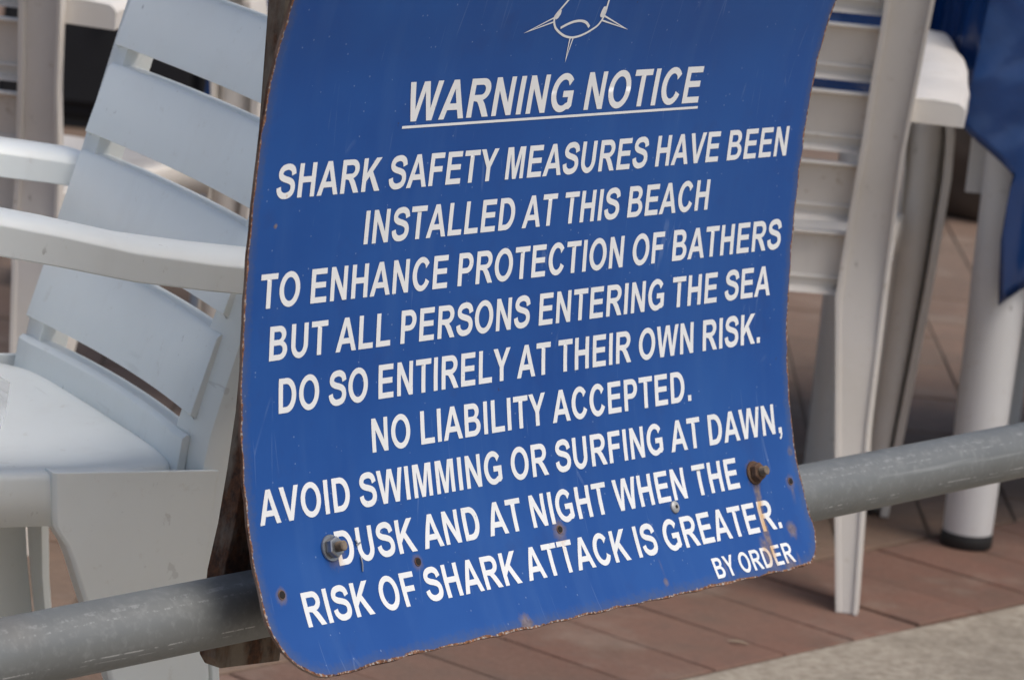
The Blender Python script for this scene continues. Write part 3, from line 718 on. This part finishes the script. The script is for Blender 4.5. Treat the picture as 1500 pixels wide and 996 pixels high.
# ------------------------------------------------------------------ things at the back
cab = empty('black_cabinet', (-.62, 7.36, 0)); tag(cab, 'black cabinet with a small silver knob behind the chairs, upper left', 'cabinet')
V, Fc = box(-.36, .36, -.22, .24, .02, 1.25); bev(link('body', mesh_from('body', V, Fc), M_BLACK, cab), .008)
for s in (-1, 1):
    V, Fc = box(s*.18-.172, s*.18+.172, -.238, -.2205, .05, 1.22); d = bev(link('door', mesh_from('door', V, Fc), M_BLACK, cab), .004)
V, Fc = tube([(-.163, -.24, .228), (-.163, -.252, .228), (-.163, -.262, .228), (-.163, -.266, .228)], [.006, .006, .013, .009], 16); link('knob', mesh_from('knob', V, Fc), M_STEEL, cab)
V, Fc = box(-.35, .35, -.21, .23, 0, .02); link('plinth', mesh_from('plinth', V, Fc), M_RUB, cab)
def sack(x, y, rx, ry, h, lab, mat, cat, name, seed):
    rnd = random.Random(seed); bm = bmesh.new(); bmesh.ops.create_icosphere(bm, subdivisions=4, radius=1)
    for v in bm.verts:
        c = v.co.copy(); n = 1+.07*math.sin(c.x*5+seed)+.06*math.sin(c.y*7+c.z*4)+.03*math.sin(c.z*13+c.x*9)
        v.co = Vector((c.x*rx*n, c.y*ry*n, max(0, (c.z*.62+.46))*h*n))
    me = bpy.data.meshes.new(name); bm.to_mesh(me); bm.free(); me.shade_smooth(); o = link(name, me, mat); o.location = (x, y, 0); return tag(o, lab, cat)
sack(.86, 7.25, .20, .15, .30, 'dark brown sack on the paving, between chair leg and table leg', M_SACK, 'sack', 'sack', 2)
tr = empty('teal_crate', (-.62, 5.65, 0)); tag(tr, 'teal plastic crate seen through the lowest slat gap of the left chair', 'crate')
V, Fc = merge(box(-.09, .09, -.07, .07, 0, .008), box(-.09, .09, -.07, -.064, .008, .10), box(-.09, .09, .064, .07, .008, .10), box(-.09, -.084, -.064, .064, .008, .10), box(.084, .09, -.064, .064, .008, .10)); link('bin', mesh_from('bin', V, Fc), M_TEAL, tr)
# clear plastic bag lying over the front of the left chair's seat
def mat_film():
    N = NT('clear_film'); a = N.noise(30, 4, .6, dist=1.5); N.bump(a, .9, .01)
    return N.set(Base_Color=(.85, .88, .9), Roughness=.18, Alpha=.38, Specular_IOR_Level=.8)
V = []; Fc = []; nx, nz = 14, 18
bagp = Vector((-.338, 2.66, .455))
for j in range(nz+1):
    for i in range(nx+1):
        a, b = i/nx, j/nz
        x = -.10+.10*a*(1-.35*b*b)-.012*b; z = .055-.115*b+.010*math.sin(a*9+b*4); y = -.02+.008*math.sin(a*14+b*6)+.006*math.sin(b*17+a*5)-.02*b
        V.append((x, y, z))
for j in range(nz):
    for i in range(nx): a = j*(nx+1)+i; Fc.append((a, a+1, a+nx+2, a+nx+1))
bg_ = link('plastic_bag', mesh_from('plastic_bag', V, Fc, True, 80), mat_film()); bg_.location = bagp
tag(bg_, 'clear crumpled plastic bag hanging at the seat of the left chair', 'bag')
tw = link('twig', mesh_from('twig', *tube([(-.011, .002, .002), (-.003, .000, .003), (.004, -.001, .003), (.011, -.004, .002)], [.0009, .0015, .0014, .0006], 8)), simple('dry_twig', (.36, .28, .20), .8))
tw.location = (.272, 4.06, 0); tag(tw, 'short pale dry twig lying on the red bricks below the sign', 'twig')
# ------------------------------------------------------------------ ground
gm = bpy.data.meshes.new('ground'); gm.from_pydata([(-300, -300, -.0030), (300, -300, -.0030), (300, 300, -.0030), (-300, 300, -.0030)], [], [(0, 1, 2, 3)])
tag(link('ground', gm, M_SAND), kind='structure')
ED0 = Vector((.2473, 3.9505)); ED1 = Vector((.5259, 4.2704)); ev = (ED1-ED0).normalized(); en_ = Vector((-ev.y, ev.x))   # en_ points to the pavers' side
def epoint(a, b): return ED0+ev*a+en_*b
# concrete strip on our side
V = []; n = 120
for i in range(n+1):
    a = -14+28*i/n
    V.append((*epoint(a, -.001+.002*math.sin(a*9)+.0015*math.sin(a*31)), -.002)); 
for i in range(n+1):
    a = -14+28*i/n; V.append((*epoint(a, -9), -.002))
for i in range(n+1):
    a = -14+28*i/n; V.append((*epoint(a, -.001+.002*math.sin(a*9)+.0015*math.sin(a*31)), -.04))
Fc = [(i, i+1, n+2+i, n+1+i) for i in range(n)]+[(i, i+1, 2*(n+1)+i+1, 2*(n+1)+i) for i in range(n)]
tag(link('pavement', mesh_from('pavement', V, Fc, False), M_CONC), kind='structure')
pav = empty('brick_paving', (.3, 4.6, 0)); tag(pav, kind='structure')
PO = Vector((.3, 4.6))
def clip(poly, d, keep):       # keep points where dot(en_, p-ED0) >= d
    out = []
    f = lambda q: (q-ED0).dot(en_)-d
    for i in range(len(poly)):
        a, b = poly[i], poly[(i+1) % len(poly)]; fa, fb = f(a), f(b)
        if fa >= 0: out.append(a)
        if (fa >= 0) != (fb >= 0): out.append(a+(b-a)*(fa/(fa-fb)))
    return out
def brick_geo(poly, dz, ch=.0022, depth=.012):
    c = sum(poly, Vector((0, 0)))/len(poly); n = len(poly)
    ins = []
    for q in poly:
        d = c-q; ins.append(q+d.normalized()*ch*1.4)
    V = [(*q, dz-depth) for q in poly]+[(*q, dz-ch*.6) for q in poly]+[(*q, dz) for q in ins]
    Fc = []
    for l in (0, 1):
        for k in range(n): a = l*n+k; b = l*n+(k+1) % n; Fc.append((a, b, b+n, a+n))
    Fc.append(tuple(2*n+k for k in range(n))); return V, Fc
def proj(q, z=0):
    v = Vector((*q, z))-Vector((0, 0, 1.1)); dz = v.dot(F)
    if dz < .1: return None
    return 750+5800*v.dot(R)/dz, 498-5800*v.dot(U)/dz
def shows(q):
    s_ = proj(q)
    if not s_: return False
    x, y = s_
    if not (-40 < x < 1540 and 150 < y < 1040): return False
    if 430 < x < 1120 and y < 800: return False     # behind the sign
    if 150 < x < 330 and 350 < y < 860: return False  # behind the near chair
    if x <= 150 and y < 600: return False
    return True
BL, BW, J = .236, .118, .004
near = []; far = ([], [])
hm = {}
cnt = 0
# header course, bricks square to the kerb line
hb = []
for i in range(-70, 70):
    a0 = i*BW; hb.append([epoint(a0+J/2, .004), epoint(a0+BW-J/2, .004), epoint(a0+BW-J/2, .004+BL), epoint(a0+J/2, .004+BL)])
fb = []
for ix in range(-40, 40):
    x0 = ix*BW+.052; off = (BL/2 if ix % 2 else 0)+.06
    for iy in range(4, 56):
        y0 = iy*BL+off
        poly = [Vector((x0+J/2, y0+J/2)), Vector((x0+BW-J/2, y0+J/2)), Vector((x0+BW-J/2, y0+BL-J/2)), Vector((x0+J/2, y0+BL-J/2))]
        full = poly; poly = clip(poly, .004+BL+J, True)
        if len(poly) < 3: continue
        ar = abs(sum(poly[k].x*poly[(k+1) % len(poly)].y-poly[(k+1) % len(poly)].x*poly[k].y for k in range(len(poly))))/2
        if ar < .0006: continue
        fb.append((poly, len(poly) == 4 and ar > BL*BW*.85))
rb = random.Random(11)
base_mesh = {}
def emit(poly, mat, sharemsh):
    global cnt
    c = sum(poly, Vector((0, 0)))/len(poly); dz = rb.uniform(-.0010, .0010)
    vis = any(shows(q) for q in poly+[c]) and cnt < 295
    if vis:
        cnt += 1
        if sharemsh:
            if mat.name not in base_mesh:
                V, Fc = brick_geo([q-c for q in poly], 0); base_mesh[mat.name] = mesh_from('brick', V, Fc, False); base_mesh[mat.name].materials.append(mat)
            me = base_mesh[mat.name]
        else:
            V, Fc = brick_geo([q-c for q in poly], 0); me = mesh_from('brick', V, Fc, False); me.materials.append(mat)
        o = bpy.data.objects.new('brick', me); COL.objects.link(o); o.parent = pav
        o.location = (c.x-PO.x, c.y-PO.y, dz); o.rotation_euler = (rb.uniform(-.004, .004), rb.uniform(-.004, .004), rb.uniform(-.006, .006) )
    else:
        V, Fc = brick_geo(poly, dz); L = far[0 if mat is M_RED else 1]; L.append((V, Fc))
hb.sort(key=lambda q: (q[0]-Vector((0, 0))).length); fb.sort(key=lambda q: q[0][0].length)
for q in hb: emit(q, M_RED, True)
for q, fl in fb: emit(q, M_BRN, fl)
print('BRICKS shown', cnt)
for L, mat in zip(far, (M_RED, M_BRN)):
    V, Fc = merge(*L); o = link('distant_bricks', mesh_from('distant_bricks', [(a-PO.x, b-PO.y, c) for a, b, c in V], Fc, False), mat, pav); o['kind'] = 'stuff'
